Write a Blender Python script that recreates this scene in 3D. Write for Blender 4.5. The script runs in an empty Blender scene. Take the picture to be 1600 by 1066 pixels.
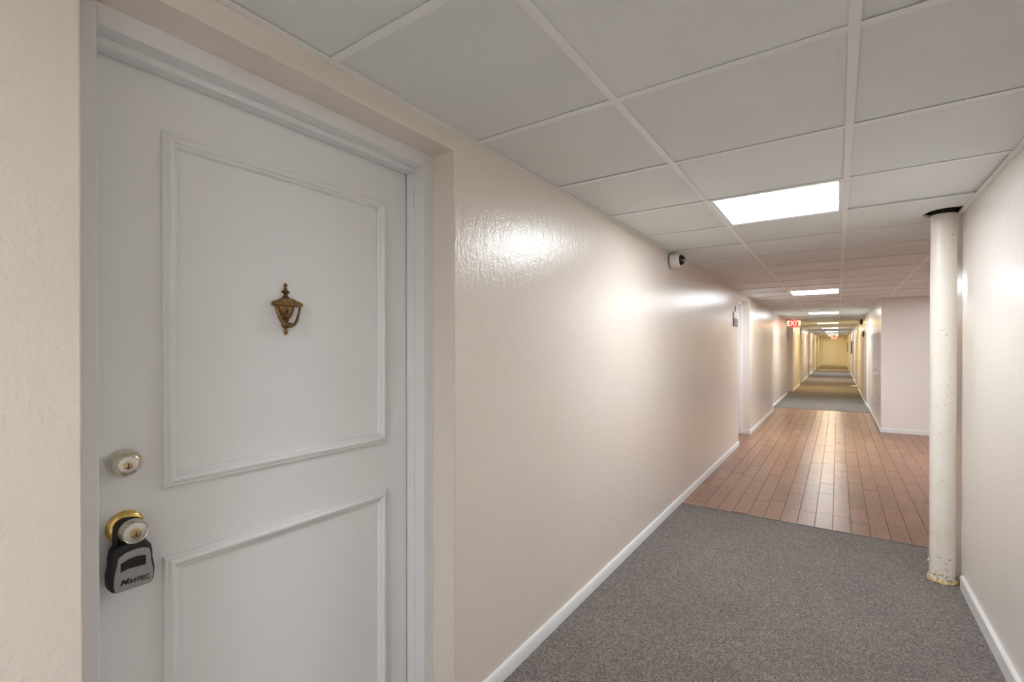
import bpy, bmesh, math, random
from mathutils import Vector, Matrix
random.seed(7)
SC = bpy.context.scene
COL = SC.collection

# ------------------------------------------------------------------ camera
F_PX, YAW, PITCH, ROLL, CY_OFF = 743.6, math.radians(34.41), math.radians(-0.321), math.radians(-0.013), 13.373
EYE = 1.363
cd = bpy.data.cameras.new('camera'); cam = bpy.data.objects.new('camera', cd); COL.objects.link(cam)
fwd = Vector((-math.sin(YAW) * math.cos(PITCH), math.cos(YAW) * math.cos(PITCH), math.sin(PITCH)))
rgt = Vector((math.cos(YAW), math.sin(YAW), 0.0)); upv = rgt.cross(fwd)
r2 = rgt * math.cos(ROLL) + upv * math.sin(ROLL); u2 = -rgt * math.sin(ROLL) + upv * math.cos(ROLL)
M = Matrix((r2, u2, -fwd)).transposed().to_4x4(); M.translation = Vector((0, 0, EYE))
cam.matrix_world = M
cd.sensor_fit = 'HORIZONTAL'; cd.sensor_width = 36.0
cd.lens = F_PX / 1600 * 36.0; cd.shift_y = CY_OFF / 1600
cd.clip_start = 0.02; cd.clip_end = 200
SC.camera = cam

# ------------------------------------------------------------------ world, exposure
w = bpy.data.worlds.new('world'); SC.world = w; w.use_nodes = True
w.node_tree.nodes['Background'].inputs[0].default_value = (0.8, 0.8, 0.8, 1)
w.node_tree.nodes['Background'].inputs[1].default_value = 0.0
SC.view_settings.view_transform = 'Standard'; SC.view_settings.look = 'None'
SC.view_settings.gamma = 1.0; SC.view_settings.use_curve_mapping = False
SC.view_settings.exposure = 1.70
LAMP = 13.0          # radiance of the fluorescent lenses
SC.cycles.max_bounces = 8; SC.cycles.diffuse_bounces = 7; SC.cycles.glossy_bounces = 3
SC.cycles.use_denoising = True; SC.cycles.adaptive_threshold = 0.02
SC.cycles.sample_clamp_indirect = 6.0

# ------------------------------------------------------------------ sizes (metres; corridor runs along +Y)
CZ = 2.1255                 # ceiling plane
WL, WR = -1.132, 0.584      # wall faces
WL2 = -1.21                 # set-back stretch on the left
WRF, WRF2 = 0.570, 0.548    # right wall beyond the lobby
YB, YE = -3.9, 41.6         # ends of the corridor
LOB0, LOB1, LOBX = 4.30, 9.62, 3.10
TOP = CZ + 0.14
REC_Z, FACE_X, DOOR_X = 2.065, -1.2385, -1.328

# ------------------------------------------------------------------ node helpers
def mat(name, col=(0.8, 0.8, 0.8), rough=0.5, metal=0.0, spec=0.5):
    m = bpy.data.materials.new(name); m.use_nodes = True
    b = m.node_tree.nodes['Principled BSDF']
    b.inputs['Base Color'].default_value = (*col, 1); b.inputs['Roughness'].default_value = rough
    b.inputs['Metallic'].default_value = metal; b.inputs['Specular IOR Level'].default_value = spec
    return m, m.node_tree.nodes, m.node_tree.links, b

def coords(N, L, scale=(1, 1, 1), kind='Object'):
    t = N.new('ShaderNodeTexCoord'); mp = N.new('ShaderNodeMapping'); mp.inputs['Scale'].default_value = scale
    L.new(t.outputs[kind], mp.inputs['Vector']); return mp.outputs['Vector']

def noise(N, L, vec, scale, detail=4, rough=0.55, dist=0.0):
    n = N.new('ShaderNodeTexNoise'); n.inputs['Scale'].default_value = scale; n.inputs['Detail'].default_value = detail
    n.inputs['Roughness'].default_value = rough; n.inputs['Distortion'].default_value = dist
    L.new(vec, n.inputs['Vector']); return n.outputs['Fac']

def ramp(N, L, fac, stops):
    r = N.new('ShaderNodeValToRGB'); e = r.color_ramp.elements
    while len(e) < len(stops): e.new(0.5)
    for el, (p, c) in zip(e, stops):
        el.position = p; el.color = (*c, 1) if len(c) == 3 else c
    L.new(fac, r.inputs['Fac']); return r.outputs['Color']

def mix(N, L, fac, a, b, mode='MIX'):
    x = N.new('ShaderNodeMix'); x.data_type = 'RGBA'; x.blend_type = mode
    for s, v in ((x.inputs['Factor'], fac), (x.inputs['A'], a), (x.inputs['B'], b)):
        if isinstance(v, (int, float)): s.default_value = v
        elif isinstance(v, tuple): s.default_value = (*v, 1)
        else: L.new(v, s)
    return x.outputs['Result']

def math_(N, L, op, a, b=0.0):
    x = N.new('ShaderNodeMath'); x.operation = op
    for s, v in zip(x.inputs, (a, b)):
        if isinstance(v, (int, float)): s.default_value = v
        else: L.new(v, s)
    return x.outputs[0]

def bump(N, L, b, h, strength=0.2, dist=0.01, prev=None):
    x = N.new('ShaderNodeBump'); x.inputs['Strength'].default_value = strength; x.inputs['Distance'].default_value = dist
    L.new(h, x.inputs['Height'])
    if prev is not None: L.new(prev, x.inputs['Normal'])
    L.new(x.outputs['Normal'], b.inputs['Normal']); return x.outputs['Normal']

# ------------------------------------------------------------------ materials
def wall_paint(name, c0, c1, rough=0.30):
    m, N, L, b = mat(name, c0, rough, 0, 0.8)
    v = coords(N, L)
    n1 = noise(N, L, v, 1.3, 2, 0.6)
    col = ramp(N, L, n1, [(0.3, c0), (0.7, c1)])
    L.new(col, b.inputs['Base Color'])
    h1 = noise(N, L, coords(N, L, (1, 1, 0.45)), 34, 3, 0.6, 0.4)      # old roller / brush strokes
    h2 = noise(N, L, v, 110, 2, 0.6)                                    # orange peel
    p = bump(N, L, b, h1, 0.17, 0.012)
    bump(N, L, b, h2, 0.24, 0.005, p)
    return m
M_WALL = wall_paint('cream_gloss_wall_paint', (0.83, 0.75, 0.672), (0.81, 0.725, 0.642), 0.22)
M_WALLR = wall_paint('pale_gloss_wall_paint', (0.84, 0.795, 0.755), (0.82, 0.77, 0.725), 0.24)

def white_paint(name, c=(0.80, 0.80, 0.79), rough=0.32, bs=0.05):
    m, N, L, b = mat(name, c, rough)
    v = coords(N, L)
    col = ramp(N, L, noise(N, L, v, 3, 5), [(0.25, tuple(x * 0.97 for x in c)), (0.75, c)])
    L.new(col, b.inputs['Base Color'])
    bump(N, L, b, noise(N, L, coords(N, L, (1, 1, 0.3)), 60, 4), bs, 0.004)
    return m
M_DOOR = white_paint('white_door_paint', (0.83, 0.835, 0.835), 0.36)
M_FRAME = white_paint('white_frame_paint', (0.82, 0.828, 0.835), 0.34)
M_BASE = white_paint('white_baseboard_paint', (0.80, 0.80, 0.80), 0.4, 0.12)

m, N, L, b = mat('ceiling_tile_board', (0.72, 0.725, 0.72), 0.85, 0, 0.15); M_TILE = m
v = coords(N, L)
oi = N.new('ShaderNodeObjectInfo')
c1 = ramp(N, L, noise(N, L, v, 2.2, 5), [(0.3, (0.825, 0.85, 0.845)), (0.7, (0.865, 0.89, 0.885))])
tint = ramp(N, L, oi.outputs['Random'], [(0.0, (0.95, 0.95, 0.945)), (1.0, (1, 1, 1))])
L.new(mix(N, L, 1.0, c1, tint, 'MULTIPLY'), b.inputs['Base Color'])
bump(N, L, b, noise(N, L, v, 210, 3), 0.10, 0.004)
M_TEE, N, L, b = mat('white_steel_tee', (0.895, 0.915, 0.91), 0.45)
M_TEE_EDGE = M_TEE
M_DARK, N, L, b = mat('dark_plenum', (0.035, 0.033, 0.03), 0.95, 0, 0.1)
M_SLAB, N, L, b = mat('grey_concrete', (0.16, 0.15, 0.14), 0.9)

def carpet(name, a, c):
    m, N, L, b = mat(name, a, 0.97, 0, 0.08)
    v = coords(N, L)
    vo = N.new('ShaderNodeTexVoronoi'); vo.inputs['Scale'].default_value = 200; L.new(v, vo.inputs['Vector'])
    sp = N.new('ShaderNodeSeparateColor'); L.new(vo.outputs['Color'], sp.inputs[0])
    n0 = noise(N, L, v, 130, 4, 0.7)
    mixv = math_(N, L, 'MULTIPLY_ADD', sp.outputs[0], 0.40); L.new(math_(N, L, 'MULTIPLY', n0, 0.75), mixv.node.inputs[2])
    col = ramp(N, L, mixv, [(0.30, tuple(x * 0.50 for x in a)), (0.52, a), (0.66, c), (0.80, tuple(min(1, x * 1.5) for x in c))])
    big = ramp(N, L, noise(N, L, v, 1.7, 5, 0.6), [(0.3, (0.86, 0.86, 0.86)), (0.7, (1.06, 1.05, 1.04))])
    L.new(mix(N, L, 1.0, col, big, 'MULTIPLY'), b.inputs['Base Color'])
    b.inputs['Sheen Weight'].default_value = 0.15
    hh = math_(N, L, 'ADD', vo.outputs['Distance'], n0)
    bump(N, L, b, hh, 0.9, 0.012)
    return m
M_CARPET2 = carpet('paler_loop_carpet', (0.27, 0.235, 0.205), (0.35, 0.31, 0.27))
M_CARPET = carpet('grey_loop_carpet', (0.265, 0.228, 0.212), (0.365, 0.322, 0.302))

def plank_mat(name, use_attr):
    m, N, L, b = mat(name, (0.34, 0.17, 0.10), 0.33, 0, 0.32)
    if use_attr:
        a = N.new('ShaderNodeAttribute'); a.attribute_name = 'rnd'; rnd = a.outputs['Fac']
    else:
        rnd = N.new('ShaderNodeObjectInfo').outputs['Random']
    g = N.new('ShaderNodeNewGeometry'); mp = N.new('ShaderNodeMapping'); mp.inputs['Scale'].default_value = (12, 0.7, 1)
    L.new(g.outputs['Position'], mp.inputs['Vector'])
    off = N.new('ShaderNodeCombineXYZ'); L.new(math_(N, L, 'MULTIPLY', rnd, 40), off.inputs[1]); L.new(off.outputs[0], mp.inputs['Location'])
    grain = noise(N, L, mp.outputs[0], 6, 3, 0.55, 0.2)
    base = ramp(N, L, rnd, [(0.0, (0.24, 0.112, 0.062)), (0.35, (0.30, 0.142, 0.079)), (0.7, (0.27, 0.130, 0.078)), (1.0, (0.335, 0.16, 0.087))])
    gr = ramp(N, L, grain, [(0.3, (0.74, 0.73, 0.72)), (0.65, (1.08, 1.08, 1.07))])
    c = mix(N, L, 1.0, base, gr, 'MULTIPLY')
    wn = noise(N, L, g.outputs['Position'], 5, 3, 0.6)
    wear = ramp(N, L, wn, [(0.62, (0, 0, 0)), (0.72, (1, 1, 1))])
    c = mix(N, L, math_(N, L, 'MULTIPLY', wear, 0.30), c, (0.17, 0.10, 0.075))
    L.new(c, b.inputs['Base Color'])
    b.inputs['Roughness'].default_value = 0.29
    bump(N, L, b, grain, 0.025, 0.001)
    return m
M_PLANK, M_PLANKS = plank_mat('red_brown_plank', False), plank_mat('red_brown_planks_joined', True)
M_STRIP, N, L, b = mat('grey_edge_strip', (0.115, 0.112, 0.11), 0.6)

def emit(name, col, s, base=(0.9, 0.9, 0.9)):
    m = bpy.data.materials.new(name); m.use_nodes = True; N = m.node_tree.nodes; L = m.node_tree.links
    b = N['Principled BSDF']; b.inputs['Base Color'].default_value = (*base, 1)
    b.inputs['Emission Color'].default_value = (*col, 1); b.inputs['Emission Strength'].default_value = s
    b.inputs['Roughness'].default_value = 0.4
    return m
TINT = {'cool': (0.915, 0.965, 1.0), 'warm': (1.0, 0.76, 0.38), 'peach': (1.0, 0.87, 0.70), 'yellow': (1.0, 0.78, 0.36)}
M_RED = emit('red_exit_face', (1.0, 0.055, 0.035), 0.55, (0.35, 0.02, 0.015))
M_REDL = emit('pale_exit_letters', (1.0, 0.55, 0.42), 0.75, (0.5, 0.3, 0.25))

def metal(name, c, rough, dark=0.7):
    m, N, L, b = mat(name, c, rough, 1.0)
    v = coords(N, L)
    L.new(ramp(N, L, noise(N, L, v, 90, 4), [(0.3, tuple(x * dark for x in c)), (0.65, c)]), b.inputs['Base Color'])
    return m
M_BRASS = metal('polished_brass', (0.86, 0.62, 0.20), 0.20)
M_SATIN = metal('pale_satin_brass', (0.74, 0.68, 0.55), 0.22, 0.85)
M_NICKEL = metal('satin_nickel', (0.80, 0.79, 0.77), 0.32, 0.92)
M_KEYB = metal('worn_brass_plug', (0.62, 0.46, 0.24), 0.38)
M_BRONZE = metal('antique_bronze', (0.29, 0.18, 0.085), 0.34, 0.45)
M_RUBBER, N, L, b = mat('black_rubber', (0.016, 0.015, 0.018), 0.55)
M_BLACK, N, L, b = mat('black_plastic', (0.012, 0.012, 0.013), 0.35)
M_SILVER, N, L, b = mat('silver_grey_plate', (0.36, 0.36, 0.355), 0.42, 0.35)
M_WPLAS, N, L, b = mat('white_plastic', (0.80, 0.79, 0.76), 0.4)
M_DOME, N, L, b = mat('smoked_dome', (0.012, 0.009, 0.008), 0.08)
M_GLASS, N, L, b = mat('lens_glass', (0.25, 0.25, 0.26), 0.08)
M_GREY, N, L, b = mat('grey_plaque', (0.16, 0.16, 0.16), 0.45)
M_PAPER, N, L, b = mat('white_paper', (0.85, 0.84, 0.80), 0.8)
M_HORN, N, L, b = mat('dark_red_plastic', (0.13, 0.022, 0.018), 0.45)
M_DFRAME, N, L, b = mat('dark_wood_frame', (0.10, 0.075, 0.06), 0.5)
M_BOARD, N, L, b = mat('pale_poster_sheet', (0.80, 0.77, 0.74), 0.6)

# steel pipe: cream paint with chips and bare rusty patches, mostly low down
m, N, L, b = mat('cream_pipe_paint', (0.80, 0.77, 0.69), 0.36); M_PIPE = m
v = coords(N, L); g = N.new('ShaderNodeSeparateXYZ'); t = N.new('ShaderNodeTexCoord'); L.new(t.outputs['Object'], g.inputs[0])
low = ramp(N, L, g.outputs['Z'], [(0.0, (1.35, 1.35, 1.35)), (0.06, (0.75, 0.75, 0.75)), (0.20, (0.42, 0.42, 0.42)), (0.5, (0.22, 0.22, 0.22)), (1.0, (0.30, 0.30, 0.30))])
ch = noise(N, L, coords(N, L, (1, 1, 1.6)), 48, 5, 0.7)
chip = ramp(N, L, math_(N, L, 'MULTIPLY_ADD', low, 0.17), [(0.70, (0, 0, 0)), (0.73, (1, 1, 1))])
L.new(ch, chip.node.inputs['Fac'].links[0].from_node.inputs[2])
pc = ramp(N, L, noise(N, L, v, 5, 5), [(0.3, (0.86, 0.80, 0.70)), (0.65, (0.92, 0.88, 0.81))])
rust = ramp(N, L, noise(N, L, v, 120, 3), [(0.35, (0.10, 0.065, 0.035)), (0.55, (0.42, 0.27, 0.13)), (0.7, (0.62, 0.52, 0.40))])
L.new(mix(N, L, chip, pc, rust), b.inputs['Base Color'])
p_ = bump(N, L, b, noise(N, L, coords(N, L, (1, 1, 0.5)), 40, 5), 0.25, 0.006)
bump(N, L, b, math_(N, L, 'SUBTRACT', 1.0, chip), 0.5, 0.004, p_)
m, N, L, b = mat('yellowed_foam', (0.62, 0.42, 0.16), 0.8); M_FOAM = m
v = coords(N, L)
L.new(ramp(N, L, noise(N, L, v, 60, 5, 0.7), [(0.3, (0.25, 0.13, 0.04)), (0.43, (0.66, 0.42, 0.12)), (0.51, (0.76, 0.60, 0.32)), (0.58, (0.86, 0.80, 0.68))]), b.inputs['Base Color'])
bump(N, L, b, noise(N, L, v, 110, 4), 0.6, 0.006)

# ------------------------------------------------------------------ mesh helpers
class MB:
    def __init__(s): s.v = []; s.f = []
    def add(s, vs, fs):
        o = len(s.v); s.v += [tuple(p) for p in vs]; s.f += [tuple(i + o for i in f) for f in fs]; return s
    def box(s, x0, x1, y0, y1, z0, z1):
        return s.add([(x, y, z) for x in (x0, x1) for y in (y0, y1) for z in (z0, z1)],
                     [(0, 1, 3, 2), (4, 6, 7, 5), (0, 4, 5, 1), (2, 3, 7, 6), (0, 2, 6, 4), (1, 5, 7, 3)])
    def prism(s, poly, a0, a1, axis='X'):
        """polygon (p,q) extruded along an axis: X -> (a,p,q), Y -> (p,a,q), Z -> (p,q,a)"""
        n = len(poly)
        def pt(p, a): return {'X': (a, p[0], p[1]), 'Y': (p[0], a, p[1]), 'Z': (p[0], p[1], a)}[axis]
        vs = [pt(p, a0) for p in poly] + [pt(p, a1) for p in poly]
        return s.add(vs, [tuple(range(n))[::-1], tuple(range(n, 2 * n))] + [(i, (i + 1) % n, (i + 1) % n + n, i + n) for i in range(n)])
    def lathe(s, prof, o, axis='Z', seg=32, sq=(1, 1)):
        """prof = [(r, h)] turned about an axis through o"""
        vs = []
        for r, h in prof:
            for k in range(seg):
                a = 2 * math.pi * k / seg; c, d = r * math.cos(a) * sq[0], r * math.sin(a) * sq[1]
                vs.append({'Z': (o[0] + c, o[1] + d, o[2] + h), 'X': (o[0] + h, o[1] + c, o[2] + d), 'Y': (o[0] + d, o[1] + h, o[2] + c)}[axis])
        n = len(prof); fs = []
        for i in range(n - 1):
            for k in range(seg):
                k2 = (k + 1) % seg
                fs.append((i * seg + k, i * seg + k2, (i + 1) * seg + k2, (i + 1) * seg + k))
        fs.append(tuple(range(seg))[::-1]); fs.append(tuple(range((n - 1) * seg, n * seg)))
        return s.add(vs, fs)
    def tube(s, pts, r, seg=10, radii=None):
        pts = [Vector(p) for p in pts]; vs = []; n = len(pts)
        t0 = (pts[1] - pts[0]).normalized(); ref = Vector((1, 0, 0)) if abs(t0.x) < 0.8 else Vector((0, 0, 1))
        for i, p in enumerate(pts):
            t = (pts[min(i + 1, n - 1)] - pts[max(i - 1, 0)]).normalized()
            a = (ref - t * ref.dot(t)).normalized(); bb = t.cross(a); rr = radii[i] if radii else r
            vs += [p + (a * math.cos(2 * math.pi * k / seg) + bb * math.sin(2 * math.pi * k / seg)) * rr for k in range(seg)]
        fs = [(i * seg + k, i * seg + (k + 1) % seg, (i + 1) * seg + (k + 1) % seg, (i + 1) * seg + k) for i in range(n - 1) for k in range(seg)]
        fs += [tuple(range(seg))[::-1], tuple(range((n - 1) * seg, n * seg))]
        return s.add(vs, fs)
    def mesh(s, name, m, off=(0, 0, 0)):
        me = bpy.data.meshes.new(name)
        me.from_pydata([(x - off[0], y - off[1], z - off[2]) for x, y, z in s.v], [], s.f); me.validate()
        bm = bmesh.new(); bm.from_mesh(me); bmesh.ops.recalc_face_normals(bm, faces=bm.faces); bm.to_mesh(me); bm.free()
        me.materials.append(m); return me
    def build(s, name, m, parent=None, off=(0, 0, 0), smooth=False, bev=0.0, seg=2):
        o = bpy.data.objects.new(name, s.mesh(name, m, off)); COL.objects.link(o)
        if parent is not None: o.parent = parent
        if smooth: shade(o)
        if bev:
            bmod = o.modifiers.new('bevel', 'BEVEL'); bmod.width = bev; bmod.segments = seg; bmod.limit_method = 'ANGLE'; bmod.angle_limit = math.radians(40)
            if not smooth: shade(o, 35)
        return o
def shade(o, ang=40):
    me = o.data
    bm = bmesh.new(); bm.from_mesh(me)
    for f in bm.faces: f.smooth = True
    for e in bm.edges:
        e.smooth = not (len(e.link_faces) == 2 and e.calc_face_angle(0) > math.radians(ang))
    bm.to_mesh(me); bm.free()
def empty(name, loc=(0, 0, 0), rz=0.0):
    o = bpy.data.objects.new(name, None); COL.objects.link(o); o.location = loc; o.rotation_euler = (0, 0, rz)
    o.empty_display_size = 0.05; return o
def tag(o, label=None, cat=None, group=None, kind=None):
    for k, v in (('label', label), ('category', cat), ('group', group), ('kind', kind)):
        if v: o[k] = v
    return o
def struct(o, label=None, cat=None): return tag(o, label, cat, None, 'structure')
def copy_tree(o, parent=None):
    c = o.copy(); COL.objects.link(c); c.parent = parent
    for ch_ in list(o.children): copy_tree(ch_, c)
    return c
def text_mesh(name, body, size, m, parent, frame, depth=0.0006, shear=0.0, bold=0.0, space=1.0, sx=1.0):
    """flat lettering; frame = (origin, right, up, normal) in the parent's space"""
    cu = bpy.data.curves.new(name, 'FONT'); cu.body = body; cu.size = size; cu.extrude = depth; cu.shear = shear
    cu.offset = bold; cu.space_character = space; cu.align_x = 'CENTER'; cu.align_y = 'CENTER'; cu.resolution_u = 4
    tmp = bpy.data.objects.new('tmp', cu); COL.objects.link(tmp)
    me = bpy.data.meshes.new_from_object(tmp.evaluated_get(bpy.context.evaluated_depsgraph_get()))
    bpy.data.objects.remove(tmp); bpy.data.curves.remove(cu)
    o_, rt, up_, nm = (Vector(q) for q in frame)
    for vv in me.vertices:
        c = vv.co.copy(); vv.co = o_ + rt * c.x * sx + up_ * c.y + nm * c.z
    me.materials.clear(); me.materials.append(m); me.name = name
    o = bpy.data.objects.new(name, me); COL.objects.link(o); o.parent = parent; return o

# ================================================================== STRUCTURE
# door recesses (y0, y1) along the walls
REC_A = [(0.272, 1.289), (7.187, 8.204)]
REC_C = [(15.72, 16.737)]
REC_D = [(20.0, 21.017), (25.95, 26.967), (31.6, 32.617), (36.6, 37.617)]
REC_R = [(18.9, 19.917), (24.7, 25.717), (30.4, 31.417), (36.0, 37.017)]

def wall_poly(y0, y1, recs):
    p = [(y0, -0.02), (y0, TOP), (y1, TOP), (y1, -0.02)]
    for a, b_ in sorted(recs, reverse=True):
        p += [(b_, -0.02), (b_, REC_Z), (a, REC_Z), (a, -0.02)]
    return p
def notched_wall(name, y0, y1, face, recs, side, m, label):
    s = -1 if side == 'left' else 1
    mb = MB().prism(wall_poly(y0, y1, recs), face, face + s * 0.29, 'X')
    o = mb.build(name, m, bev=0.004)
    back = MB().box(min(face + s * 0.29, face + s * 0.41), max(face + s * 0.29, face + s * 0.41), y0, y1, -0.02, TOP)
    bo = back.build('wall_core', M_SLAB, o)
    return struct(o, label, 'wall')
notched_wall('wall_left', YB, 11.40, WL, REC_A, 'left', M_WALL, 'glossy cream wall on the left with the white panelled door')
notched_wall('wall_left.001', 11.40, 16.80, WL2, REC_C, 'left', M_WALL, 'slightly set-back stretch of left wall beside the first exit sign')
notched_wall('wall_left.002', 16.80, YE, WL, REC_D, 'left', M_WALL, 'far stretch of left wall beyond the first exit sign')
struct(MB().box(WR, LOBX + 0.2, YB, LOB0, -0.02, TOP).build('wall_right', M_WALLR, bev=0.004), 'pale near wall on the right behind the painted pipe', 'wall')
struct(MB().box(WRF, LOBX + 0.2, LOB1, 13.65, -0.02, TOP).build('wall_right.001', M_WALLR, bev=0.004), 'right wall corner jutting out past the wood floor opening', 'wall')
notched_wall('wall_right.002', 13.65, YE, WRF2, REC_R, 'right', M_WALLR, 'far right wall of the long corridor')
struct(MB().box(LOBX, LOBX + 0.2, LOB0, LOB1, -0.02, TOP).build('wall_lobby', M_WALLR), 'back wall of the side bay on the right', 'wall')
struct(MB().box(-1.55, 1.0, YE, YE + 0.2, -0.02, TOP).build('wall_end', M_WALL), 'wall closing the far end of the corridor', 'wall')
struct(MB().box(-1.55, 1.0, YB - 0.2, YB, -0.02, TOP).build('wall_back', M_WALL), 'wall closing the corridor behind the viewer', 'wall')

# ---- floor, carpets, planks
floor = struct(MB().box(-1.55, LOBX + 0.2, YB - 0.2, YE + 0.2, -0.16, -0.010).build('floor', M_SLAB), 'corridor floor with its field of red-brown planks', 'floor')
CE0, CE1 = 4.244, 12.20
tag(MB().box(WL, WR, YB, CE0 - 0.012, -0.010, 0.003).build('carpet', M_CARPET), 'grey speckled carpet in the foreground before the wood floor', 'carpet')
far_c = MB().box(WL, WRF2, CE1 + 0.012, YE, -0.010, 0.003)
# carpet running into the door recesses and the narrow set-backs of the walls
for x0, x1, ya, yb, m_ in [(WL - 0.26, WL, *REC_A[0], M_CARPET), (WL2, WL, CE1 + 0.012, 16.80, M_CARPET2), (WRF2, WRF, CE1 + 0.012, 13.65, M_CARPET2)] + \
        [(WL2 - 0.26, WL2, a, b_, M_CARPET2) for a, b_ in REC_C] + [(WL - 0.26, WL, a, b_, M_CARPET2) for a, b_ in REC_D] + [(WRF2, WRF2 + 0.26, a, b_, M_CARPET2) for a, b_ in REC_R]:
    MB().box(x0, x1, ya + 0.001, yb - 0.001, -0.010, 0.003).build('carpet_infill', m_, floor)
tag(far_c.build('carpet.001', M_CARPET2), 'long far carpet beyond the wood floor', 'carpet')
struct(MB().prism([(CE0 - 0.014, -0.01), (CE0 + 0.014, -0.01), (CE0 + 0.011, 0.004), (CE0 - 0.008, 0.0065), (CE0 - 0.014, 0.003)], WL + 0.014, WR, 'X').build('trim_1', M_STRIP), 'dark edging strip between near carpet and planks', 'trim')
struct(MB().prism([(CE1 - 0.012, -0.01), (CE1 + 0.014, -0.01), (CE1 + 0.014, 0.003), (CE1 + 0.006, 0.0055), (CE1 - 0.010, 0.003)], WL2, WRF, 'X').build('trim_2', M_STRIP), 'thin edging strip where the far carpet starts', 'trim')

def project(x, y, z):
    d = Vector((x, y, z - EYE)); k = d.dot(fwd)
    if k <= 0.05: return None
    return 800 + F_PX * d.dot(r2) / k, 533 + CY_OFF - F_PX * d.dot(u2) / k
PW, GAP = 0.1148, 0.0022
plank_cache = {}
def plank_verts(wd, ln):
    h, c = 0.010, 0.0012
    x, y = wd / 2 - GAP / 2, ln / 2 - GAP / 2
    vs = [(-x, -y, -h), (x, -y, -h), (x, y, -h), (-x, y, -h), (-x, -y, -c), (x, -y, -c), (x, y, -c), (-x, y, -c),
          (-x + c, -y + c, 0), (x - c, -y + c, 0), (x - c, y - c, 0), (-x + c, y - c, 0)]
    fs = [(8, 9, 10, 11)] + [(i, (i + 1) % 4, (i + 1) % 4 + 4, i + 4) for i in range(4)] + [(i + 4, (i + 1) % 4 + 4, (i + 1) % 4 + 8, i + 8) for i in range(4)]
    return vs, fs
rows = []
x = -0.029 - 10 * PW
while x < LOBX:
    x0, x1 = max(x, WL + 0.010), min(x + PW, LOBX - 0.002)
    if x1 - x0 > 0.02: rows.append((x0, x1))
    x += PW
planks = []
for (x0, x1) in rows:
    xc = (x0 + x1) / 2
    spans = [(CE0 + 0.012, CE1 - 0.010)] if xc < WRF - PW / 2 else [(LOB0 + 0.002, LOB1 - 0.004)]
    if WRF - PW / 2 <= xc < WRF + 0.02:
        spans = [(CE0 + 0.012, LOB1 - 0.004)] if x1 <= WRF + 0.06 else spans
    for a, e in spans:
        y = a - random.uniform(0, 0.35)
        while y < e - 0.001:
            ln = random.choice((0.30, 0.40, 0.50, 0.50, 0.60, 0.70))
            ya, yb = max(y, a), min(y + ln, e)
            if e - yb < 0.08: yb = e
            xx1 = x1
            if ya < LOB0 and x1 > WR: ya = min(LOB0 + 0.002, yb)
            if yb - ya > 0.03: planks.append((x0, xx1, ya, yb))
            y = yb
    # strip of floor between the corridor face and this row is always covered by its neighbour
for x0 in (WL - 0.22, WL - 0.105): planks += [(x0, x0 + PW, 7.19, 7.65), (x0, x0 + PW, 7.65, 8.20)]
planks.append((WL2 + 0.002, WL + 0.010, 11.402, 12.188))
def plank_px(p):
    c = project((p[0] + p[1]) / 2, (p[2] + p[3]) / 2, 0)
    if c is None or not (-60 < c[0] < 1452) or c[1] > 1130: return 0
    k = Vector(((p[0] + p[1]) / 2, (p[2] + p[3]) / 2, -EYE)).length
    return (p[1] - p[0]) * (p[3] - p[2]) / k ** 3
planks.sort(key=plank_px, reverse=True)
rest_v, rest_f, rest_r = [], [], []
for i, (x0, x1, y0, y1) in enumerate(planks):
    cx_, cy_ = (x0 + x1) / 2, (y0 + y1) / 2; key = (round(x1 - x0, 4), round(y1 - y0, 3))
    if i < 300 and plank_px((x0, x1, y0, y1)) > 0:
        if key not in plank_cache:
            me = bpy.data.meshes.new('plank'); vs, fs = plank_verts(x1 - x0, y1 - y0); me.from_pydata(vs, [], fs); me.materials.append(M_PLANK); plank_cache[key] = me
        o = bpy.data.objects.new('plank', plank_cache[key]); COL.objects.link(o); o.parent = floor
        o.location = (cx_, cy_, random.uniform(-0.0006, 0.0006))
        o.rotation_euler = (random.uniform(-.0006, .0006), random.uniform(-.004, .004), 0)
    else:
        vs, fs = plank_verts(x1 - x0, y1 - y0); k0 = len(rest_v)
        rest_v += [(vx + cx_, vy + cy_, vz) for vx, vy, vz in vs]; rest_f += [tuple(q + k0 for q in f) for f in fs]; rest_r += [random.random()] * len(fs)
me = bpy.data.meshes.new('remaining_planks'); me.from_pydata(rest_v, [], rest_f); me.materials.append(M_PLANKS)
at = me.attributes.new('rnd', 'FLOAT', 'FACE'); at.data.foreach_set('value', rest_r)
o = bpy.data.objects.new('remaining_planks', me); COL.objects.link(o); o.parent = floor; o['kind'] = 'stuff'

# ---- baseboards
BH = 0.066
def baseboard(name, segs, face, sgn, h=BH, t=0.014, label=None):
    mb = MB()
    for a, b_ in segs:
        prof = [(face, -0.004), (face + sgn * t, -0.004), (face + sgn * t, h - 0.012), (face + sgn * t * 0.55, h - 0.003), (face + sgn * t * 0.25, h), (face, h)]
        mb.prism(prof, a, b_, 'Y')
    return struct(mb.build(name, M_BASE, bev=0.0015), label, 'baseboard')
def segs_of(y0, y1, recs):
    out = []; c = y0
    for a, b_ in recs: out.append((c, a)); c = b_
    out.append((c, y1)); return out
baseboard('baseboard_left', segs_of(YB, 11.40, REC_A), WL, 1, label='white baseboard along the near left wall')
baseboard('baseboard_left.001', segs_of(11.40, 15.72, []), WL2, 1, label='baseboard of the set-back left wall stretch')
baseboard('baseboard_left.002', segs_of(16.80, YE, REC_D), WL, 1, label='baseboard along the far left wall')
baseboard('baseboard_right', [(YB, 3.62)], WR, -1, 0.084, 0.015, 'white baseboard of the near right wall ending at the pipe')
baseboard('baseboard_right.001', [(LOB1, 13.65)], WRF, -1, label='baseboard of the jutting right wall by the outlet')
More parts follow.
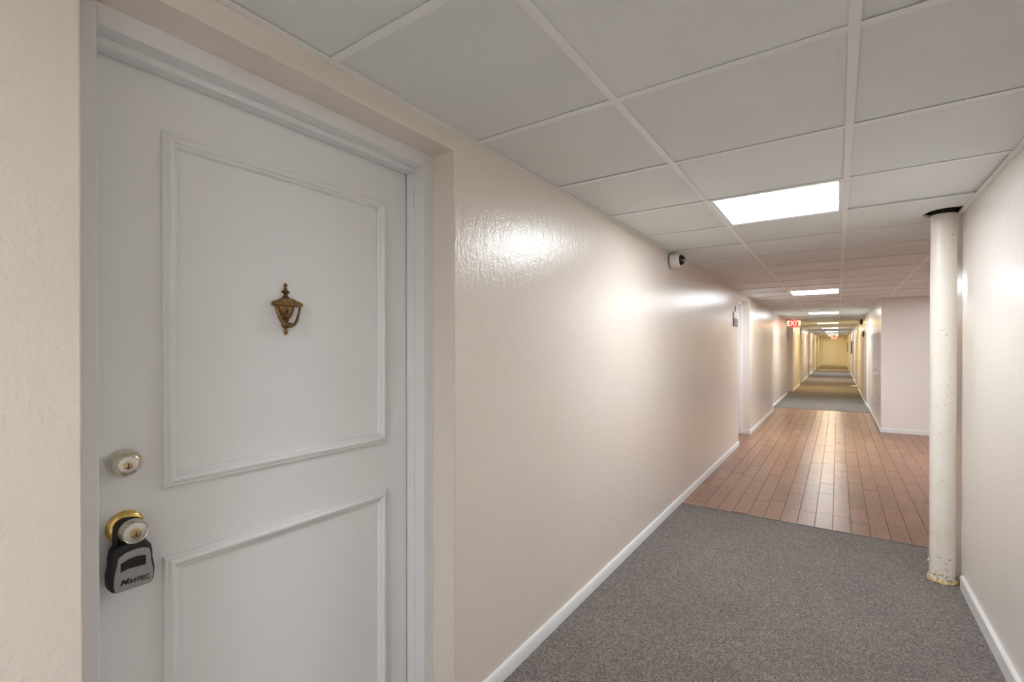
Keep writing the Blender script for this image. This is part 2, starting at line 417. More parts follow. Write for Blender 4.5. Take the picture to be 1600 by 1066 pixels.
baseboard('baseboard_right.002', segs_of(13.65, YE, REC_R), WRF2, -1, label='baseboard along the far right wall')
mb = MB(); mb.box(WRF - 0.014, LOBX, LOB1 - 0.014, LOB1, -0.004, BH); struct(mb.build('baseboard_lobby', M_BASE, bev=0.003), 'baseboard under the side bay wall facing the camera', 'baseboard')
mb = MB(); mb.box(WR, LOBX, LOB0, LOB0 + 0.014, -0.004, BH); struct(mb.build('baseboard_lobby.001', M_BASE, bev=0.003), 'baseboard on the hidden near side of the bay', 'baseboard')
mb = MB(); mb.box(LOBX - 0.014, LOBX, LOB0 + 0.014, LOB1 - 0.014, -0.004, BH); struct(mb.build('baseboard_lobby.002', M_BASE, bev=0.003), 'baseboard along the back of the bay', 'baseboard')
mb = MB(); mb.box(WL + 0.014, WRF2 - 0.014, YE - 0.014, YE, -0.004, BH); struct(mb.build('baseboard_end', M_BASE), 'baseboard across the far end wall', 'baseboard')
# recess returns (far side of the second door recess)
mb = MB(); mb.box(FACE_X + 0.001, WL + 0.012, 8.204 - 0.012, 8.204, -0.004, BH); struct(mb.build('baseboard_recess', M_BASE), 'short baseboard on the return beside the second left door', 'baseboard')

# ---- ceiling: slab above, hung tiles, tees
ceiling = struct(MB().box(-1.55, LOBX + 0.2, YB - 0.2, YE + 0.2, CZ + 0.15, CZ + 0.25).build('ceiling', M_DARK), 'suspended ceiling of pale square tiles on a steel grid', 'ceiling')
XT = [-0.573, 0.0305, 0.634, 1.2375, 1.841, 2.4445]
YR0, YP = 1.40, 0.62
def rowy(k): return YR0 + YP * k
K0 = math.floor((YB - YR0) / YP); K1 = math.ceil((YE - YR0) / YP)
# row of the grid, tube colour, output (set to even the light; first row is added fill)
LIGHT_ROWS = [(-5, 'cool', 1.15), (2, 'cool', 0.60), (10, 'cool', 0.95), (18, 'cool', 1.0), (27, 'warm', 1.0), (35, 'peach', 1.0), (44, 'cool', 1.0), (52, 'warm', 1.0), (61, 'yellow', 0.9)]
light_k = {r[0] for r in LIGHT_ROWS}
PIPE = (0.503, 3.69, 0.058)
cells = []
for k in range(K0, K1):
    ya, yb = max(rowy(k), YB), min(rowy(k + 1), YE)
    if yb - ya < 0.02: continue
    wl = WL2 if 11.40 <= (ya + yb) / 2 < 16.8 else WL
    cells.append((wl + 0.004, XT[0] - 0.004, ya, yb, k, 0))
    if k not in light_k: cells.append((XT[0] + 0.004, XT[1] - 0.004, ya, yb, k, 1))
    inlob = ya >= LOB0 - 0.001 and yb <= LOB1 + 0.001
    wr = WR if ya < LOB0 else (WRF if yb < 13.7 else WRF2)
    cells.append((XT[1] + 0.004, (XT[2] - 0.004) if inlob else wr - 0.004, ya, yb, k, 2))
    if yb > LOB0 + 0.02 and ya < LOB1 - 0.02:
        la, lb = max(ya, LOB0 + 0.004), min(yb, LOB1 - 0.004)
        xs = [XT[2] if inlob else (WR if ya < LOB0 else WRF)] + XT[3:] + [LOBX]
        for q in range(len(xs) - 1):
            if q == 1 and k == 9: continue
            cells.append((xs[q] + 0.004, xs[q + 1] - 0.004, la, lb, k, 3 + q))
tile_cache = {}; far_tiles = MB()
for (x0, x1, y0, y1, k, c) in cells:
    ya, yb = y0 + 0.004, y1 - 0.004
    lift = random.uniform(0.003, 0.0055)
    if k == 3 and c == 2:            # notch cut around the pipe
        hx, hy, hr = 0.527, 3.635, 0.122
        dy = math.sqrt(hr ** 2 - (x1 - hx) ** 2); a0 = math.atan2(-dy, x1 - hx); a1 = math.atan2(dy, x1 - hx)
        arc = []
        for q in range(17):
            a = a0 - (2 * math.pi - (a1 - a0)) * q / 16; rr = hr * (1 + 0.03 * math.sin(5 * a))
            arc.append((hx + rr * math.cos(a), hy + rr * math.sin(a)) if 0 < q < 16 else (x1, hy + (-dy if q == 0 else dy)))
        o = MB().prism([(x0, ya), (x1, ya)] + arc + [(x1, yb), (x0, yb)], CZ + 0.003, CZ + 0.018, 'Z').build('ceiling_tile', M_TILE, ceiling)
        continue
    if rowy(k) < 13.0 and not (c >= 5):
        key = (round(x1 - x0, 4), round(yb - ya, 4))
        if key not in tile_cache:
            hx, hy = key[0] / 2, key[1] / 2; tile_cache[key] = MB().box(-hx, hx, -hy, hy, 0, 0.015).mesh('ceiling_tile', M_TILE)
        o = bpy.data.objects.new('ceiling_tile', tile_cache[key]); COL.objects.link(o); o.parent = ceiling
        o.location = ((x0 + x1) / 2, (ya + yb) / 2, CZ + lift)
        if k == 2 and c == 2: o.rotation_euler = (0.010, -0.006, 0); o.location.z += 0.004     # badly seated tile before the pipe
    else: far_tiles.box(x0, x1, ya, yb, CZ + lift, CZ + lift + 0.015)
o = far_tiles.build('remaining_ceiling_tiles', M_TILE, ceiling); o['kind'] = 'stuff'
TW, TH = 0.0125, 0.0016
def tee_mesh_x(mb, xc, y0, y1):
    mb.box(xc - TW, xc + TW, y0, y1, CZ, CZ + TH); mb.box(xc - 0.0015, xc + 0.0015, y0, y1, CZ + TH, CZ + 0.03); return mb
def tee_mesh_y(mb, yc, x0, x1):
    mb.box(x0, x1, yc - TW, yc + TW, CZ, CZ + TH); mb.box(x0, x1, yc - 0.0015, yc + 0.0015, CZ + TH, CZ + 0.03); return mb
for i, xt in enumerate(XT):
    y0, y1 = (YB, YE) if i < 2 else (LOB0 + 0.02, LOB1 - 0.02)
    tee_mesh_x(MB(), xt, y0, y1).build('main_tee', M_TEE, ceiling)
far_tees = MB()
for k in range(K0 + 1, K1):
    yk = rowy(k)
    wl = WL2 if 11.40 <= yk < 16.8 else WL
    lob = LOB0 < yk < LOB1
    spans = [(wl + 0.024, XT[0] - TW), (XT[0] + TW, XT[1] - TW), (XT[1] + TW, XT[2] - TW if lob else (WR if yk < LOB0 else WRF if yk < 13.65 else WRF2) - 0.024)]
    if lob: spans += [(XT[q] + TW, (XT[q + 1] if q < 5 else LOBX - 0.01) - TW) for q in range(2, 6)]
    for q, (a, b_) in enumerate(spans):
        if yk < 13.0 and q < 5: tee_mesh_y(MB(), yk, a, b_).build('cross_tee', M_TEE, ceiling)
        else: tee_mesh_y(far_tees, yk, a, b_)
o = far_tees.build('remaining_cross_tees', M_TEE, ceiling); o['kind'] = 'stuff'
def wall_angle(name, segs, label):
    mb = MB()
    for (x0, x1, y0, y1) in segs: mb.box(x0, x1, y0, y1, CZ - 0.001, CZ + 0.0016)
    return mb.build(name, M_TEE, ceiling)
wall_angle('wall_angle', [(WL, WL + 0.024, YB, 11.40)], '')
wall_angle('wall_angle', [(WL2, WL2 + 0.024, 11.40, 16.8)], '')
wall_angle('wall_angle', [(WL, WL + 0.024, 16.8, YE)], '')
wall_angle('wall_angle', [(WR - 0.024, WR, YB, LOB0)], '')
wall_angle('wall_angle', [(WRF - 0.024, WRF, LOB1, 13.65)], '')
wall_angle('wall_angle', [(WRF2 - 0.024, WRF2, 13.65, YE)], '')
wall_angle('wall_angle', [(WR, LOBX, LOB0, LOB0 + 0.024)], '')
wall_angle('wall_angle', [(WRF, LOBX, LOB1 - 0.024, LOB1)], '')
wall_angle('wall_angle', [(LOBX - 0.024, LOBX, LOB0, LOB1)], '')

# ================================================================== CEILING LIGHTS
where = {-5: 'unseen fill added behind the viewer', 2: 'nearest the camera, before the pipe', 10: 'second one, above the wood floor', 18: 'third one, beside the first exit sign',
         27: 'fourth one along the corridor', 35: 'fifth one along the corridor', 44: 'sixth one along the corridor', 52: 'seventh one along the corridor', 61: 'last one before the end wall'}
proto = None
lx0, lx1, hy = XT[0] + 0.004, XT[1] - 0.004, YP / 2 - 0.004
lxc = (lx0 + lx1) / 2; hw = (lx1 - lx0) / 2
where[9] = 'unseen fill added in the side bay behind the right wall'  # unseen panel added to brighten the bay, its floor and ceiling
for k, colr, out_ in LIGHT_ROWS + [(9, 'cool', 1.0)]:
    yc = rowy(k) + YP / 2
    root = empty('ceiling_light', (lxc if k != 9 else (XT[3] + XT[4]) / 2, yc, CZ))
    mb = MB(); b_ = 0.026
    mb.box(-hw, hw, -hy, -hy + b_, 0.002, 0.09); mb.box(-hw, hw, hy - b_, hy, 0.002, 0.09)
    mb.box(-hw, -hw + b_, -hy + b_, hy - b_, 0.002, 0.09); mb.box(hw - b_, hw, -hy + b_, hy - b_, 0.002, 0.09)
    mb.box(-hw, hw, -hy, hy, 0.09, 0.095)
    mb.build('frame', M_TEE, root)
    MB().box(-hw + b_, hw - b_, -hy + b_, hy - b_, 0.005, 0.010).build('diffuser', emit('fluorescent_lens', TINT[colr], LAMP * out_), root)
    tag(root, 'white fluorescent ceiling panel, ' + where[k], 'ceiling light', 'square ceiling lights')

# ================================================================== DOORS
def moulding(y0, y1, z0, z1, xd):
    """four mitred strips of a stepped profile around a panel (door face at xd, facing +X)"""
    prof = [(0.0, 0.0), (0.0, 0.010), (0.003, 0.0135), (0.008, 0.0135), (0.0105, 0.018), (0.017, 0.021), (0.023, 0.0185), (0.0255, 0.0125), (0.030, 0.013), (0.034, 0.007), (0.034, 0.0)]
    out = []
    cs = [(y0, z0), (y1, z0), (y1, z1), (y0, z1)]
    ins = [(1, 1), (-1, 1), (-1, -1), (1, -1)]
    for i in range(4):
        j = (i + 1) % 4; mb = MB(); n = len(prof); vs = []
        for c_ in (i, j):
            for d, h in prof: vs.append((xd + h, cs[c_][0] + ins[c_][0] * d, cs[c_][1] + ins[c_][1] * d))
        fs = [(q, (q + 1) % n, (q + 1) % n + n, q + n) for q in range(n)] + [tuple(range(n)), tuple(range(n, 2 * n))[::-1]]
        out.append(mb.add(vs, fs))
    return out
# the door is modelled in a local frame: origin at the recess centre line on the floor, on the wall face; +X into the corridor
YC = (0.272 + 1.289) / 2
ORG = (WL, YC, 0.0)
def make_door():
    root = empty('door_1', ORG)
    slab = MB().box(DOOR_X - 0.044, DOOR_X, 0.3255, 1.2415, 0.010, 2.013).build('door_slab', M_DOOR, root, ORG, bev=0.002)
    for (a, b_, z0, z1) in ((0.4625, 1.1385, 1.0265, 1.877), (0.4625, 1.1385, 0.150, 0.8605)):
        for mb in moulding(a, b_, z0, z1, DOOR_X): mb.build('panel_moulding', M_DOOR, root, ORG, bev=0.0012)
    # deadbolt
    dy, dz = 0.389, 1.102
    db = MB().lathe([(0.0295, 0), (0.0305, 0.002), (0.0315, 0.006), (0.0312, 0.012), (0.0285, 0.022), (0.0245, 0.029), (0.0215, 0.032), (0.0195, 0.033), (0.0188, 0.0318)], (DOOR_X, dy, dz), 'X', 48).build('deadbolt', M_SATIN, root, ORG, True)
    MB().lathe([(0.0185, 0.030), (0.0183, 0.0328), (0.0170, 0.0333)], (DOOR_X, dy, dz), 'X', 40).build('lock_face', M_NICKEL, db, ORG, True)
    MB().lathe([(0.0085, 0.032), (0.0085, 0.0345), (0.0078, 0.0350)], (DOOR_X, dy - 0.001, dz - 0.002), 'X', 28).build('key_plug', M_KEYB, db, ORG, True)
    MB().box(DOOR_X + 0.0340, DOOR_X + 0.0355, dy - 0.002, dy, dz - 0.0075, dz + 0.0025).build('keyway', M_BLACK, db, ORG)
    # knob on its rose
    ky, kz = 0.3905, 0.958
    kn = MB().lathe([(0.012, 0.006), (0.0125, 0.020), (0.0135, 0.028), (0.020, 0.034), (0.0255, 0.041), (0.0268, 0.049), (0.0262, 0.058), (0.0245, 0.064), (0.0228, 0.0668), (0.0218, 0.0660)], (DOOR_X, ky, kz), 'X', 48).build('door_knob', M_SATIN, root, ORG, True)
    MB().lathe([(0.0355, 0.0), (0.0362, 0.002), (0.0345, 0.006), (0.0290, 0.0095), (0.022, 0.0105), (0.014, 0.013)], (DOOR_X, ky, kz), 'X', 48).build('rose', M_BRASS, kn, ORG, True)
    MB().lathe([(0.0215, 0.064), (0.0212, 0.0662), (0.0200, 0.0666)], (DOOR_X, ky, kz), 'X', 40).build('lock_face', M_NICKEL, kn, ORG, True)
    MB().lathe([(0.0108, 0.0655), (0.0108, 0.0680), (0.0100, 0.0686)], (DOOR_X, ky, kz - 0.002), 'X', 28).build('key_plug', M_KEYB, kn, ORG, True)
    MB().box(DOOR_X + 0.0680, DOOR_X + 0.0692, ky - 0.001, ky + 0.001, kz - 0.008, kz + 0.003).build('keyway', M_BLACK, kn, ORG)
    return root
def make_knocker(root):
    ky, D = 0.7695, DOOR_X
    k = MB()
    # urn body with finials, turned and flattened towards the door
    prof = [(0.001, 0.1500), (0.0045, 0.1480), (0.0058, 0.1440), (0.0050, 0.1400), (0.0038, 0.1370), (0.0048, 0.1345), (0.0052, 0.1320), (0.0070, 0.1290), (0.0122, 0.1262), (0.0130, 0.1240), (0.0105, 0.1215),
            (0.0062, 0.1190), (0.0072, 0.1130), (0.0130, 0.1070), (0.0230, 0.1010), (0.0270, 0.0950), (0.0265, 0.0840), (0.0250, 0.0740), (0.0215, 0.0620), (0.0160, 0.0520), (0.0105, 0.0455),
            (0.0085, 0.0430), (0.0090, 0.0400), (0.0070, 0.0370), (0.0075, 0.0330), (0.0128, 0.0290), (0.0135, 0.0262), (0.0110, 0.0230), (0.0060, 0.0205), (0.0052, 0.0180), (0.0056, 0.0120), (0.0058, 0.0050), (0.0042, 0.0015), (0.001, 0.0)]
    k.lathe(prof, (D + 0.004, ky, 1.398), 'Z', 32, (0.55, 1.0))
    body = k.build('door_knocker', M_BRONZE, root, ORG, True)
    # cross bar
    y0, y1 = ky - 0.0405, ky + 0.0405
    MB().prism([(y0, 1.4800), (y1, 1.4800), (y1 + 0.001, 1.4850), (y1, 1.4925), (ky + 0.026, 1.4970), (ky + 0.012, 1.5040), (ky - 0.012, 1.5040), (ky - 0.026, 1.4970), (y0, 1.4925), (y0 - 0.001, 1.4850)], D + 0.001, D + 0.022, 'X').build('cross_bar', M_BRONZE, body, ORG, bev=0.002)
    for s in (-1, 1): MB().lathe([(0.0052, -0.004), (0.0062, -0.002), (0.0062, 0.002), (0.0052, 0.004)], (D + 0.016, ky + s * 0.040, 1.4865), 'Y', 16).build('pivot', M_BRONZE, body, ORG, True)
    # swinging striker, a pointed U
    pts = []; rad = []
    for q in range(25):
        a = -1 + 2 * q / 24
        yy = ky + 0.0385 * (abs(a) ** 0.62) * (1 if a >= 0 else -1); zz = 1.4865 - 0.0615 * (1 - abs(a) ** 1.9)
        pts.append((D + 0.016 + 0.010 * (1 - abs(a)), yy, zz)); rad.append(0.0034 + 0.0020 * (1 - abs(a)))
    MB().tube(pts, 0.004, 10, rad).build('striker_ring', M_BRONZE, body, ORG, True)
    MB().lathe([(0.0062, 0.008), (0.0078, 0.012), (0.0080, 0.030), (0.0060, 0.0335)], (D, ky, 1.4250), 'X', 20).build('striker_plate', M_BRONZE, body, ORG, True)
    MB().lathe([(0.0052, 0.012), (0.0056, 0.0205), (0.0040, 0.0212)], (D, ky + 0.002, 1.4655), 'X', 24).build('peephole', M_BRONZE, body, ORG, True)
def make_frame(name):
    t = empty(name, ORG)
    for a, b_, c_, d_ in ((0.272, 0.3225, 0.3225, 0.3272), (1.2445, 1.289, 1.2400, 1.2445)):
        j = MB().box(DOOR_X - 0.06, FACE_X, a, b_, 0.003, REC_Z).build('jamb', M_FRAME, t, ORG, bev=0.0015)
        MB().box(DOOR_X + 0.004, -1.287, c_, d_, 0.003, 2.0195).build('stop', M_FRAME, j, ORG, bev=0.001)
    h = MB().box(DOOR_X - 0.06, FACE_X, 0.3225, 1.2445, 2.0195, REC_Z).build('head', M_FRAME, t, ORG, bev=0.0015)
    MB().box(DOOR_X + 0.004, -1.284, 0.3272, 1.2400, 2.0025, 2.0195).build('stop', M_FRAME, h, ORG, bev=0.001)
    return t
d0 = make_door(); f0 = make_frame('trim_3')
desc = [(WL, REC_A[1], 0, 'second white door on the left, before the small wall plaque ends'),
        (WL2, REC_C[0], 0, 'recessed door on the left under the first exit sign')] + \
       [(WL, r, 0, 'far left door, %s past the first exit sign' % q) for r, q in zip(REC_D, ('first', 'second', 'third', 'fourth'))] + \
       [(WRF2, r, math.pi, 'far right door, %s past the framed board' % q) for r, q in zip(REC_R, ('first', 'second', 'third', 'fourth'))]
desc[0] = (WL, REC_A[1], 0, 'white door in the left wall opening onto the wood floor')
for i, (fx, r, rz, lab) in enumerate(desc):
    for src, nm, what in ((d0, 'door_%d' % (i + 2), 'door'), (f0, 'trim_%d' % (i + 4), 'trim')):
        c = copy_tree(src); c.name = nm; c.location = (fx, (r[0] + r[1]) / 2, 0); c.rotation_euler = (0, 0, rz)
        struct(c, lab if what == 'door' else 'frame of the ' + lab, 'door' if what == 'door' else 'door frame')
make_knocker(d0)
struct(d0, 'white two-panel door with bronze knocker and hanging key box', 'door')
struct(f0, 'white painted frame around the door with the bronze knocker', 'door frame')
# door at the far end wall
e = copy_tree(d0); e.name = 'door_20'
for ch_ in list(e.children):
    if ch_.name.startswith('door_knocker'):
        for g_ in list(ch_.children): bpy.data.objects.remove(g_)
        bpy.data.objects.remove(ch_)
e.location = (-0.63, YE - 0.206, 0); e.rotation_euler = (0, 0, -math.pi / 2)
struct(e, 'pale door lit yellow in the far end wall', 'door')

# ================================================================== KEY LOCKBOX
KB = (-1.287, 0.386, 0.82)
XF = -1.273                                      # front plane of the box
def pxyz(u, v, x):
    d = fwd + r2 * ((u - 800) / F_PX) - u2 * ((v - 533 - CY_OFF) / F_PX); t = x / d.x
    return (d.y * t, EYE + d.z * t)
kb = empty('key_lockbox', KB)
# outlines measured on the front plane, (y, z)
body_o = [(0.3535, 0.8335), (0.4270, 0.8335), (0.4300, 0.8480), (0.4310, 0.8680), (0.4275, 0.8870), (0.4270, 0.9030), (0.4245, 0.9190), (0.4165, 0.9300), (0.4020, 0.9345), (0.3790, 0.9345), (0.3640, 0.9310), (0.3560, 0.9220), (0.3530, 0.9050), (0.3525, 0.8880), (0.3490, 0.8690), (0.3495, 0.8480)]
MB().prism(body_o, XF - 0.040, XF - 0.002, 'X').build('box_body', M_RUBBER, kb, KB, bev=0.006, seg=4)
face_o = [(0.3580, 0.8345), (0.4225, 0.8345), (0.4255, 0.8490), (0.4255, 0.8660), (0.4220, 0.8850), (0.4210, 0.9030), (0.4180, 0.9130), (0.4060, 0.9180), (0.3900, 0.9190), (0.3740, 0.9150), (0.3630, 0.9085), (0.3600, 0.8900), (0.3560, 0.8700), (0.3550, 0.8500)]
fp = MB().prism(face_o, XF - 0.004, XF + 0.0015, 'X').build('face_plate', M_SILVER, kb, KB, bev=0.0012)
win_o = [(0.3665, 0.8770), (0.3790, 0.8805), (0.3930, 0.8800), (0.4120, 0.8785), (0.4120, 0.9000), (0.3960, 0.9030), (0.3800, 0.9015), (0.3665, 0.8955)]
MB().prism(win_o, XF - 0.002, XF + 0.0024, 'X').build('dial_cover', M_BLACK, kb, KB, bev=0.0008)
sx_, sz0, zt, hw_ = XF - 0.022, 0.928, 0.9605, 0.0245
pts = [(sx_, 0.389 - hw_, sz0 - 0.01), (sx_, 0.389 - hw_, 0.945)] + [(sx_, 0.389 - hw_ * math.cos(math.pi * q / 14), 0.957 + hw_ * 0.95 * math.sin(math.pi * q / 14)) for q in range(15)] + [(sx_, 0.389 + hw_, 0.945), (sx_, 0.389 + hw_, sz0 - 0.01)]
MB().tube(pts, 0.0058, 12).build('shackle', M_RUBBER, kb, KB, True)
loc = lambda y, z, x=XF + 0.0016: (x - KB[0], y - KB[1], z - KB[2])
text_mesh('lettering', 'Master', 0.0170, M_BLACK, kb, (loc(0.3905, 0.8535), (0, 1, 0), (0, 0.12, 1), (1, 0, 0)), 0.0004, 0.25, 0.0003, 1.0, 1.08)
text_mesh('lettering', 'Lock', 0.0060, M_BLACK, kb, (loc(0.4115, 0.8465), (0, 1, 0), (0, 0.12, 1), (1, 0, 0)), 0.0004, 0.25, 0.0001, 1.0, 1.3)
tag(kb, 'black and silver key lockbox hanging from the brass door knob', 'lockbox')

# ================================================================== PAINTED STEEL PIPE
px_, py_, pr = PIPE
pr_root = empty('pipe', (px_, py_, 0.0))
prof = []; z = 0.004
mb = MB(); rings = []; seg = 40; nz = 90
rnd = random.Random(3)
vs = []
for i in range(nz + 1):
    zz = 0.004 + (CZ + 0.001 - 0.004) * (i / nz) ** 1.35
    for k in range(seg):
        a = 2 * math.pi * k / seg
        d = 0.0006 * math.sin(3 * a + zz * 7) + rnd.uniform(-0.0003, 0.0003)
        if zz < 0.22: d += rnd.uniform(-0.0012, 0.0014) * (1 - zz / 0.22)
        if zz < 0.03: d += 0.004 * (1 - zz / 0.03) * (0.5 + 0.5 * math.sin(7 * a))
        vs.append(((pr + d) * math.cos(a), (pr + d) * math.sin(a), zz))
fs = [(i * seg + k, i * seg + (k + 1) % seg, (i + 1) * seg + (k + 1) % seg, (i + 1) * seg + k) for i in range(nz) for k in range(seg)] + [tuple(range(seg))[::-1], tuple(range(nz * seg, (nz + 1) * seg))]
mb.add(vs, fs).build('pipe_shaft', M_PIPE, pr_root, (0, 0, 0), True)
MB().lathe([(pr - 0.002, CZ - 0.004), (pr - 0.002, CZ + 0.13)], (0, 0, 0), 'Z', 40).build('unlit_bare_top', M_DARK, pr_root, (0, 0, 0), True)  # unpainted length, coloured dark to stand for the unlit ceiling hole
# ragged yellowed foam collar at its foot
vs = []; n1, n2 = 44, 8
for i in range(n1):
    a = 2 * math.pi * i / n1
    for k in range(n2):
        b_ = 2 * math.pi * k / n2; rr = 0.011 + 0.003 * math.sin(3 * a + 0.6) + rnd.uniform(-0.004, 0.004)
        R_ = pr + 0.002 + rr * math.cos(b_) * 0.8; vs.append((R_ * math.cos(a), R_ * math.sin(a), max(0.0035, 0.010 + rr * 1.3 * math.sin(b_))))
fs = [(i * n2 + k, i * n2 + (k + 1) % n2, ((i + 1) % n1) * n2 + (k + 1) % n2, ((i + 1) % n1) * n2 + k) for i in range(n1) for k in range(n2)]
MB().add(vs, fs).build('foam_collar', M_FOAM, pr_root, (0, 0, 0))
for (a, zz, s) in ((3.35, 0.118, 0.010), (3.2, 0.105, 0.008), (3.5, 0.060, 0.007), (4.1, 0.028, 0.008), (4.5, 0.022, 0.009), (3.7, 0.034, 0.009), (5.0, 0.020, 0.008)):
    c_ = Vector(((pr + 0.0015) * math.cos(a), (pr + 0.0015) * math.sin(a), zz)); t_ = Vector((-math.sin(a), math.cos(a), 0)); n_ = Vector((math.cos(a), math.sin(a), 0.25)).normalized(); u_ = n_.cross(t_)
    top = [c_ + n_ * rnd.uniform(0.002, 0.006) + (t_ * math.cos(q * 1.05) + u_ * math.sin(q * 1.05)) * s * rnd.uniform(0.5, 1) for q in range(6)]
    bot = [p - n_ * 0.003 for p in top]
    MB().add(top + bot, [tuple(range(6)), tuple(range(6, 12))[::-1]] + [(q, (q + 1) % 6, (q + 1) % 6 + 6, q + 6) for q in range(6)]).build('paint_flake', M_PIPE, pr_root)
tag(pr_root, 'cream painted vertical pipe with chipped foot against the right wall', 'pipe')

# ================================================================== SECURITY CAMERA
sc_ = (WL, 3.935, 2.0625)
r_ = empty('security_camera', sc_)
kc = 1.18
def sl(prof): return [(r * kc, h * kc) for r, h in prof]
MB().lathe(sl([(0.050, 0.0), (0.0515, 0.002), (0.0515, 0.006), (0.049, 0.008)]), sc_, 'X', 40).build('base_ring', M_GREY, r_, sc_, True)
MB().lathe(sl([(0.0485, 0.006), (0.0490, 0.012), (0.0475, 0.056), (0.0465, 0.064), (0.0425, 0.0685), (0.037, 0.0695)]), sc_, 'X', 40).build('housing', M_WPLAS, r_, sc_, True)
dm = MB().lathe(sl([(0.036, 0.068)] + [(0.036 * math.cos(q * math.pi / 18), 0.069 + 0.034 * math.sin(q * math.pi / 18)) for q in range(9)] + [(0.001, 0.103)]), sc_, 'X', 36).build('dome', M_DOME, r_, sc_, True)
MB().lathe(sl([(0.0125, 0.0), (0.0130, 0.014), (0.0105, 0.0165), (0.006, 0.015)]), (sc_[0] + 0.104, sc_[1] - 0.014, sc_[2] - 0.007), 'X', 20).build('lens', M_GLASS, dm, sc_, True)
for dz_, dy_ in ((0.036, -0.042), (0.012, -0.0555)):
    MB().box(sc_[0] + 0.036, sc_[0] + 0.041, sc_[1] + dy_ - 0.003, sc_[1] + dy_ + 0.003, sc_[2] + dz_ - 0.002, sc_[2] + dz_ + 0.002).build('screw', M_GREY, r_, sc_)
tag(r_, 'white dome security camera on the left wall under the ceiling', 'camera')

# ================================================================== SMALL WALL THINGS
def wall_plate(name, x, s, y0, y1, z0, z1, t, m, parent=None, org=(0, 0, 0), bev=0.002):
    return MB().box(min(x, x + s * t), max(x, x + s * t), y0, y1, z0, z1).build(name, m, parent, org, bev=bev)
o_ = (WL, 6.92, 1.64); r_ = empty('wall_plaque', o_)
wall_plate('plate', WL, 1, 6.78, 7.06, 1.632, 1.735, 0.010, M_GREY, r_, o_)
wall_plate('number_plate', WL, 1, 6.76, 7.08, 1.738, 1.825, 0.012, M_WPLAS, r_, o_)
wall_plate('hanger_strip', WL, 1, 6.905, 6.940, 1.835, 1.905, 0.008, M_GREY, r_, o_)
tag(r_, 'small grey and white plaque on the left wall before its second door', 'plaque')

o_ = (WRF - 0.002, 11.0, 0.93); r_ = empty('notice_board', o_)
wall_plate('backing', WRF - 0.002, -1, 9.98, 12.02, 0.95, 1.60, 0.016, M_BOARD, r_, o_)
for ya in (9.98, 10.66, 11.34): 
    wall_plate('sheet', WRF - 0.018, -1, ya + 0.07, ya + 0.63, 0.99, 1.56, 0.003, M_PAPER, r_, o_, 0)
for ya in (9.98, 10.63, 11.31, 11.99): wall_plate('divider', WRF - 0.018, -1, ya, ya + 0.03, 0.95, 1.60, 0.005, M_GREY, r_, o_)
for (a, z0) in ((10.05, 0.885), (10.75, 0.915)): wall_plate('tray', WRF - 0.002, -1, a, a + 0.5, z0, z0 + 0.045, 0.05, M_WPLAS, r_, o_)
tag(r_, 'pale notice board with dark dividers on the jutting right wall', 'notice board')

o_ = (WRF, 10.92, 0.35); r_ = empty('power_outlet', o_)
pl = wall_plate('cover_plate', WRF, -1, 10.88, 10.96, 0.345, 0.475, 0.007, M_WPLAS, r_, o_, 0.003)
for z0 in (0.365, 0.425): wall_plate('socket', WRF - 0.007, -1, 10.90, 10.94, z0, z0 + 0.03, 0.002, M_PAPER, pl, o_, 0.001)
tag(r_, 'white power outlet low on the jutting right wall', 'outlet')

o_ = (WRF2, 16.2, 2.0); r_ = empty('fire_alarm_horn', o_)
wall_plate('back_box', WRF2, -1, 16.02, 16.22, 1.97, 2.11, 0.045, M_HORN, r_, o_, 0.006)
MB().lathe([(0.045, 0), (0.05, -0.012), (0.03, -0.02), (0.012, -0.012)], (WRF2 - 0.045, 16.12, 2.04), 'X', 24).build('grille', M_HORN, r_, o_, True)
tag(r_, 'dark red alarm horn high on the far right wall', 'alarm')
o_ = (WRF2, 15.0, 1.64); r_ = empty('alarm_pull', o_)
wall_plate('box', WRF2, -1, 14.98, 15.12, 1.62, 1.76, 0.04, M_DFRAME, r_, o_, 0.004); wall_plate('handle', WRF2 - 0.04, -1, 15.01, 15.09, 1.66, 1.69, 0.012, M_BLACK, r_, o_)
tag(r_, 'small dark wall box below the red alarm horn', 'wall box')

for nm, fx, s, y0, y1, z0, z1, lab in (('framed_picture', WRF2, -1, 27.6, 28.9, 1.05, 1.62, 'dark framed picture midway along the far right wall'),
                                       ('framed_picture', WRF2, -1, 39.2, 40.2, 1.00, 1.65, 'dark framed picture beside the far end wall')):
    o_ = (fx, (y0 + y1) / 2, z0); r_ = empty(nm, o_)
    wall_plate('frame', fx, s, y0, y1, z0, z1, 0.035, M_DFRAME, r_, o_); wall_plate('canvas', fx + s * 0.035, s, y0 + 0.06, y1 - 0.06, z0 + 0.06, z1 - 0.06, 0.003, M_GREY, r_, o_, 0)
    tag(r_, lab, 'picture')

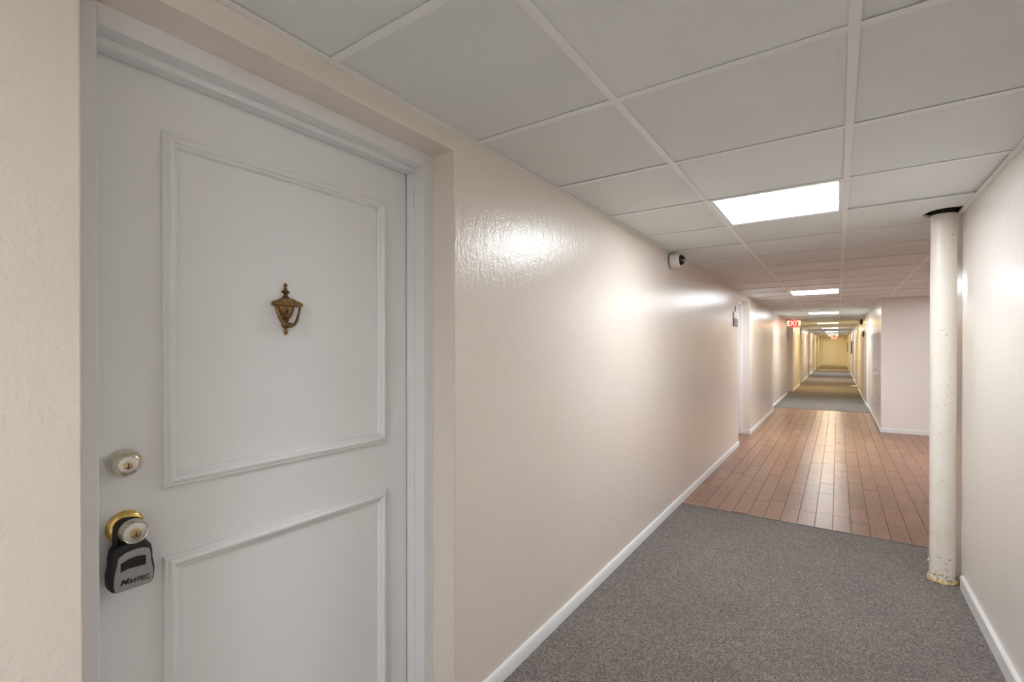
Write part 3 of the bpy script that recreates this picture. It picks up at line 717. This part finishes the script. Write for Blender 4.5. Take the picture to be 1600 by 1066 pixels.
# ---- exit signs
def exit_sign(x0, x1, y, z0, z1, lab):
    xc = (x0 + x1) / 2; o_ = (xc, y, z1); r_ = empty('exit_sign', o_)
    MB().box(x0, x1, y - 0.022, y + 0.022, z0, z1).build('housing', M_WPLAS, r_, o_, bev=0.004)
    MB().box(xc - 0.05, xc + 0.05, y - 0.025, y + 0.025, z1, CZ).build('mount', M_WPLAS, r_, o_)
    for s in (-1, 1):
        MB().box(x0 + 0.008, x1 - 0.008, min(y + s * 0.022, y + s * 0.026), max(y + s * 0.022, y + s * 0.026), z0 + 0.008, z1 - 0.008).build('lit_face', M_RED, r_, o_)
        text_mesh('lettering', 'EXIT', (z1 - z0) * 0.92, M_REDL, r_, ((0, s * 0.0262, (z0 - z1) / 2), (-s, 0, 0), (0, 0, 1), (0, s, 0)), 0.001, 0, 0.0015, 1.1, 0.78)
    tag(r_, lab, 'exit sign', 'red exit signs')
exit_sign(-1.10, -0.85, 14.75, 1.885, 2.085, 'red lit EXIT sign hanging near the set-back left wall')
exit_sign(-0.36, -0.06, 38.0, 1.83, 2.03, 'tiny red exit sign at the far end of the corridor')

# ---- crumpled paper on the far carpet
rp = random.Random(5); vs = []; nx, ny = 7, 6
for i in range(nx):
    for k in range(ny): vs.append((0.34 + 0.19 * i / (nx - 1) + rp.uniform(-.01, .01), 19.95 + 0.40 * k / (ny - 1) + rp.uniform(-.02, .02), 0.008 + rp.uniform(0, 0.05) * (i / nx)))
nv = len(vs); vs += [(a, b_, c_ - 0.0025) for a, b_, c_ in vs]
q_ = [(i * ny + k, (i + 1) * ny + k, (i + 1) * ny + k + 1, i * ny + k + 1) for i in range(nx - 1) for k in range(ny - 1)]
rim = [(i, 0) for i in range(nx)] + [(nx - 1, k) for k in range(1, ny)] + [(i, ny - 1) for i in range(nx - 2, -1, -1)] + [(0, k) for k in range(ny - 2, 0, -1)]
rim = [i * ny + k for i, k in rim]
fs = q_ + [tuple(nv + j for j in f[::-1]) for f in q_] + [(rim[j], rim[(j + 1) % len(rim)], rim[(j + 1) % len(rim)] + nv, rim[j] + nv) for j in range(len(rim))]
tag(MB().add(vs, fs).build('paper_sheet', M_PAPER), 'crumpled white paper lying on the far carpet by the right wall', 'paper')
